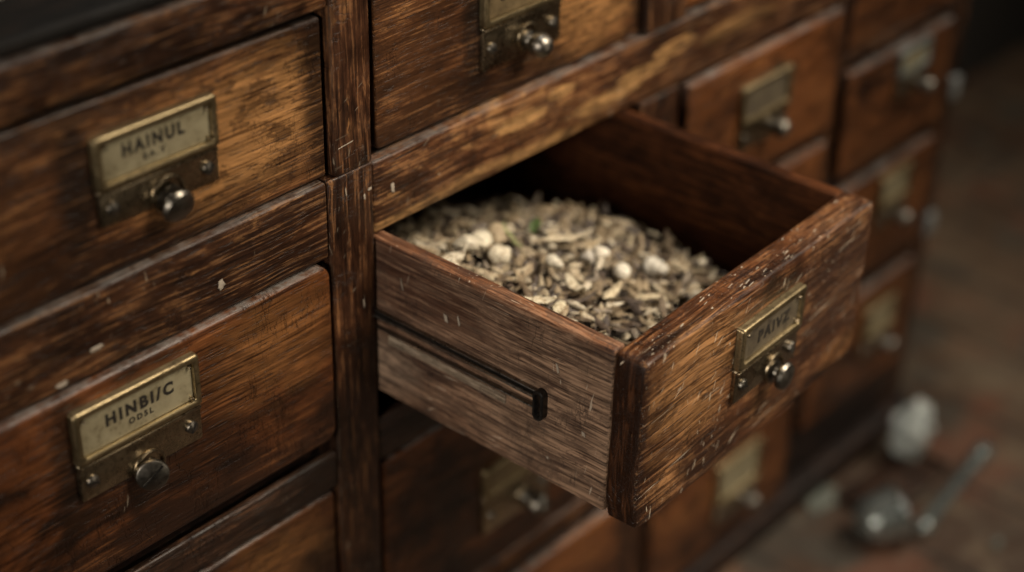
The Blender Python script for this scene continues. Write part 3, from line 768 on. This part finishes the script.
# ------------------------------------------------------------------ floor, wall
def floor_mat():
    t = NT('old_floor')
    P = t.obj
    a = t.noise(P, 2.6, 5, .6, .5); bb = t.noise(P, 11, 5, .65, .4); d = t.noise(P, 60, 4, .6)
    c = t.mix(t.ss(a, .35, .65), (.055, .030, .017), (.10, .062, .036))
    c = t.mix(t.mul(t.ss(bb, .48, .66), .75), c, (.15, .105, .062))
    c = t.mix(t.mul(t.ss(t.noise(P, 7, 3, .6, 1.), .52, .66), .7), c, (.045, .045, .036))
    c = t.mix(t.mul(t.ss(t.noise(t.vm('ADD', P, (4, 2, 0)), 7, 4), .50, .64), .75), c, (.13, .048, .024))
    c = t.mix(t.mul(t.ss(d, .55, .75), .5), c, (.20, .17, .12))
    # board joints, running along y
    br = t.n('ShaderNodeTexBrick', offset=.5)
    mp = t.n('ShaderNodeMapping'); mp.inputs['Rotation'].default_value = (0, 0, radians(90)); t.put(mp.inputs[0], P)
    t.put(br.inputs['Vector'], mp.outputs[0]); br.inputs['Scale'].default_value = 1; br.inputs['Brick Width'].default_value = 1.6; br.inputs['Row Height'].default_value = .14
    br.inputs['Mortar Size'].default_value = .004
    c = t.mix(t.mul(br.outputs['Fac'], .8), c, (.012, .009, .007))
    h = t.math('SUBTRACT', t.math('ADD', t.mul(bb, .5), t.mul(d, .3)), br.outputs['Fac'])
    return t.done(c, t.math('ADD', .42, t.mul(bb, .3)), 0, t.bump(h, .004, .7), .4)
b = bmesh.new()
bmesh.ops.create_grid(b, x_segments=60, y_segments=60, size=3.5)
for v in b.verts:
    v.co.z = .0010 * noise.noise(v.co * 4)
fl = link('floor', b, floor_mat(), None, (1.2, -2.9, ZBASE))
fl['kind'] = 'structure'
def wall_mat():
    t = NT('dark_wall')
    a = t.noise(t.obj, 3, 5, .6)
    return t.done(t.mix(a, (.010, .009, .007), (.035, .028, .020)), .8, 0, t.bump(t.noise(t.obj, 40, 4), .002))
b = wbox(-2.3, 4.7, .44, .50, ZBASE - .05, 2.4, .002, 1)
for v in b.verts: v.co -= Vector((1.2, .47, ZBASE))
wl = link('wall', b, wall_mat(), None, (1.2, .47, ZBASE))
wl['kind'] = 'structure'

# ------------------------------------------------------------------ things on the floor and on the top
def frost_mat(name, a, b_, rough):
    t = NT(name)
    c = t.mix(t.ss(t.noise(t.obj, 45, 4), .35, .65), a, b_)
    return t.done(c, rough, 0, t.bump(t.noise(t.obj, 90, 3), .001, .6))
# crumpled pale paper ball
b = bmesh.new()
bmesh.ops.create_icosphere(b, subdivisions=4, radius=.028)
for v in b.verts:
    n = v.co.normalized()
    k = 1 + .30 * noise.noise(n * 1.8) + .34 * abs(noise.noise(n * 2.7 + Vector((4, 1, 2)))) - .22 * abs(noise.noise(n * 5.0))
    v.co = Vector((v.co.x * .9, v.co.y * .75, v.co.z * 1.25)) * k
mz = min(v.co.z for v in b.verts)
for v in b.verts: v.co.z -= mz
o = link('crumpled_paper', b, frost_mat('pale_paper', (.26, .29, .27), (.52, .54, .50), .22), None, (.915, -.052, ZBASE + .001), smooth=25)
tag(o, 'crumpled ball of pale paper on the floor beside the cabinet corner', 'paper')
# dull metal cup lying on its side
cup = thing('metal_cup', 'dull silver round-bottomed cup lying on the floor', 'cup', (.760, -.108, ZBASE + .001), (0, 0, 0))
cup.scale = (.85, .85, .85)
M = Matrix.Translation((0, 0, .034)) @ Matrix.Rotation(radians(-35), 4, 'Z') @ Matrix.Rotation(radians(68), 4, 'Y')
prof = [(0, -.036)] + [(.034 * sin(a), -.002 - .034 * cos(a)) for a in [.25 * k for k in range(1, 7)]] + [(.0345, .018), (.0365, .030), (.0368, .0315), (.0355, .0318), (.033, .018), (.0325, 0)] + [(.0325 * cos(a), -.0325 * sin(a)) for a in (.4, .8, 1.2, 1.5)]
link('cup_body', lathe(prof, 36, M=M), M_silver, cup, smooth=50)
b = bmesh.new(); rings = []
for i in range(36):
    a = 2 * pi * i / 36
    rings.append([M @ Vector(((.0372 + .0014 * cos(q)) * cos(a), (.0372 + .0014 * cos(q)) * sin(a), .0315 + .0014 * sin(q))) for q in [2 * pi * j / 8 for j in range(8)]])
loops(b, rings, closed=True); bmesh.ops.recalc_face_normals(b, faces=b.faces[:])
link('rim', b, M_silver, cup)
# pestle
pa, pb = Vector((.790, -.144, 0)), Vector((.984, -.121, 0))
dirv = (pb - pa).normalized(); Lp = (pb - pa).length
M = Matrix.Translation((0, 0, .0125)) @ Matrix.Rotation(math.atan2(dirv.y, dirv.x), 4, 'Z') @ Matrix.Rotation(radians(90), 4, 'Y')
prof = [(0, 0), (.006, .001), (.010, .005), (.0105, .012), (.0085, .030), (.0075, .075), (.0078, .13), (.0095, Lp - .030), (.0122, Lp - .018), (.0125, Lp - .008), (.009, Lp - .001), (0, Lp)]
pe = link('pestle', lathe(prof, 28, M=M), M_silver, None, (pa.x, pa.y, ZBASE + .0012), smooth=60)
tag(pe, 'slim grey metal pestle lying on the floor right of the cup', 'pestle')
# shallow dark tray behind them
tr = thing('tray', 'shallow dark brown wooden tray on the floor behind the cup', 'tray', (.855, -.072, ZBASE + .001), (0, 0, radians(-2)))
M_tray = wood('tray_wood', 'X', dark=(.015, .007, .004), mid=(.07, .035, .02), gold=(.16, .085, .05), wear=.4, scratch=.3, grime=.4)
#TRAY_HERE
link('tray_base', wbox(-.068, .068, -.032, .032, 0, .004, .001, 2), M_tray, tr)
for (x0, x1, y0, y1) in ((-.070, .070, -.036, -.0325), (-.070, .070, .0325, .036), (-.0725, -.0685, -.036, .036), (.0685, .0725, -.036, .036)):
    link('tray_rim', wbox(x0, x1, y0, y1, .0003, .011, .001, 2), M_tray, tr)
# scraps of slate-grey paper near the plinth
for i, (x, y, s, lb) in enumerate(((.778, -.024, .034, 'grey torn paper scrap on the floor between plinth and tray'), (.842, -.215, .008, 'tiny pale crumb alone on the floor at the far right'))):
    b = bmesh.new(); r = random.Random(90 + i); n = 14; ring = []
    for k in range(n):
        a = 2 * pi * k / n; q = s * r.uniform(.7, 1.05)
        ring.append(Vector((q * cos(a), q * .62 * sin(a), 0)))
    hgt = .003 if i == 0 else .008
    loops(b, [ring, [p * .92 + Vector((0, 0, hgt + .002 * noise.noise(p * 60))) for p in ring]])
    bmesh.ops.recalc_face_normals(b, faces=b.faces[:])
    o = link('paper_scrap' if i == 0 else 'crumb', b, frost_mat('scrap%d' % i, (.10, .11, .09), (.17, .17, .135), .7), None, (x, y, ZBASE + .0015))
    tag(o, lb, 'paper' if i == 0 else 'crumb')
# pale folded note on the cabinet top (only its corner shows)
b = wbox(-.045, .030, -.030, .045, 0, .004, .001, 2, .01, .0008, 51)
o = link('folded_paper', b, frost_mat('note_paper', (.32, .30, .27), (.42, .40, .36), .8), None, (-.147, .085, .2355), (0, 0, .3))
tag(o, 'grey folded paper lying on the dark cabinet top', 'paper')

# ------------------------------------------------------------------ camera
cam_d = bpy.data.cameras.new('camera')
cam = bpy.data.objects.new('camera', cam_d); COL.objects.link(cam)
y_, p_, r_ = .8455, -.5622, .0266
F = Vector((sin(y_) * cos(p_), cos(y_) * cos(p_), sin(p_))); rt = Vector((cos(y_), -sin(y_), 0)); up = rt.cross(F)
Xc = rt * cos(r_) + up * sin(r_); Uc = up * cos(r_) - rt * sin(r_)
m = Matrix((Xc, Uc, -F)).transposed().to_4x4(); m.translation = Vector((-.6272, -.7698, .6185))
cam.matrix_world = m
cam_d.sensor_width = 36; cam_d.lens = 1679.4189 / 1024 * 36
cam_d.clip_start = .01; cam_d.clip_end = 50
cam_d.dof.use_dof = True; cam_d.dof.focus_distance = 1.15; cam_d.dof.aperture_fstop = 1.9
scene.camera = cam

# ------------------------------------------------------------------ lamps
def area(name, loc, target, size, power, color, spread=180):
    l = bpy.data.lights.new(name, 'AREA'); l.shape = 'DISK'; l.size = size; l.energy = power; l.color = color
    l.spread = radians(spread)
    o = bpy.data.objects.new(name, l); COL.objects.link(o); o.location = loc
    o.rotation_euler = (Vector(target) - Vector(loc)).to_track_quat('-Z', 'Y').to_euler()
    return o
area('key_lamp', (.62, -.95, 1.15), (.24, -.13, -.02), .85, 4.4, (1., .87, .70), 46)
area('fill_lamp', (-1.9, -.62, .42), (.12, -.14, -.10), .7, 1.3, (1., .90, .78), 34)
area('top_lamp', (.45, -.05, 1.8), (.4, -.1, 0), .6, 1.8, (.90, .95, 1.), 110)
area('low_fill', (.55, -1.7, -.25), (.38, 0, -.42), .7, .45, (1., .86, .68), 60)  # unseen fill added to brighten the fronts below the open drawer
area('floor_fill', (1.75, -.75, 1.0), (1.15, -.1, -.64), .5, 4, (1., .90, .76), 80)  # unseen fill added above to brighten the floor on the right
w = bpy.data.worlds.new('World'); scene.world = w; w.use_nodes = True
w.node_tree.nodes['Background'].inputs[0].default_value = (1, .93, .82, 1)
w.node_tree.nodes['Background'].inputs[1].default_value = .009
scene.view_settings.view_transform = 'Standard'; scene.view_settings.look = 'None'
scene.view_settings.exposure = 0; scene.view_settings.gamma = 1
scene.cycles.use_denoising = True
scene.cycles.max_bounces = 6
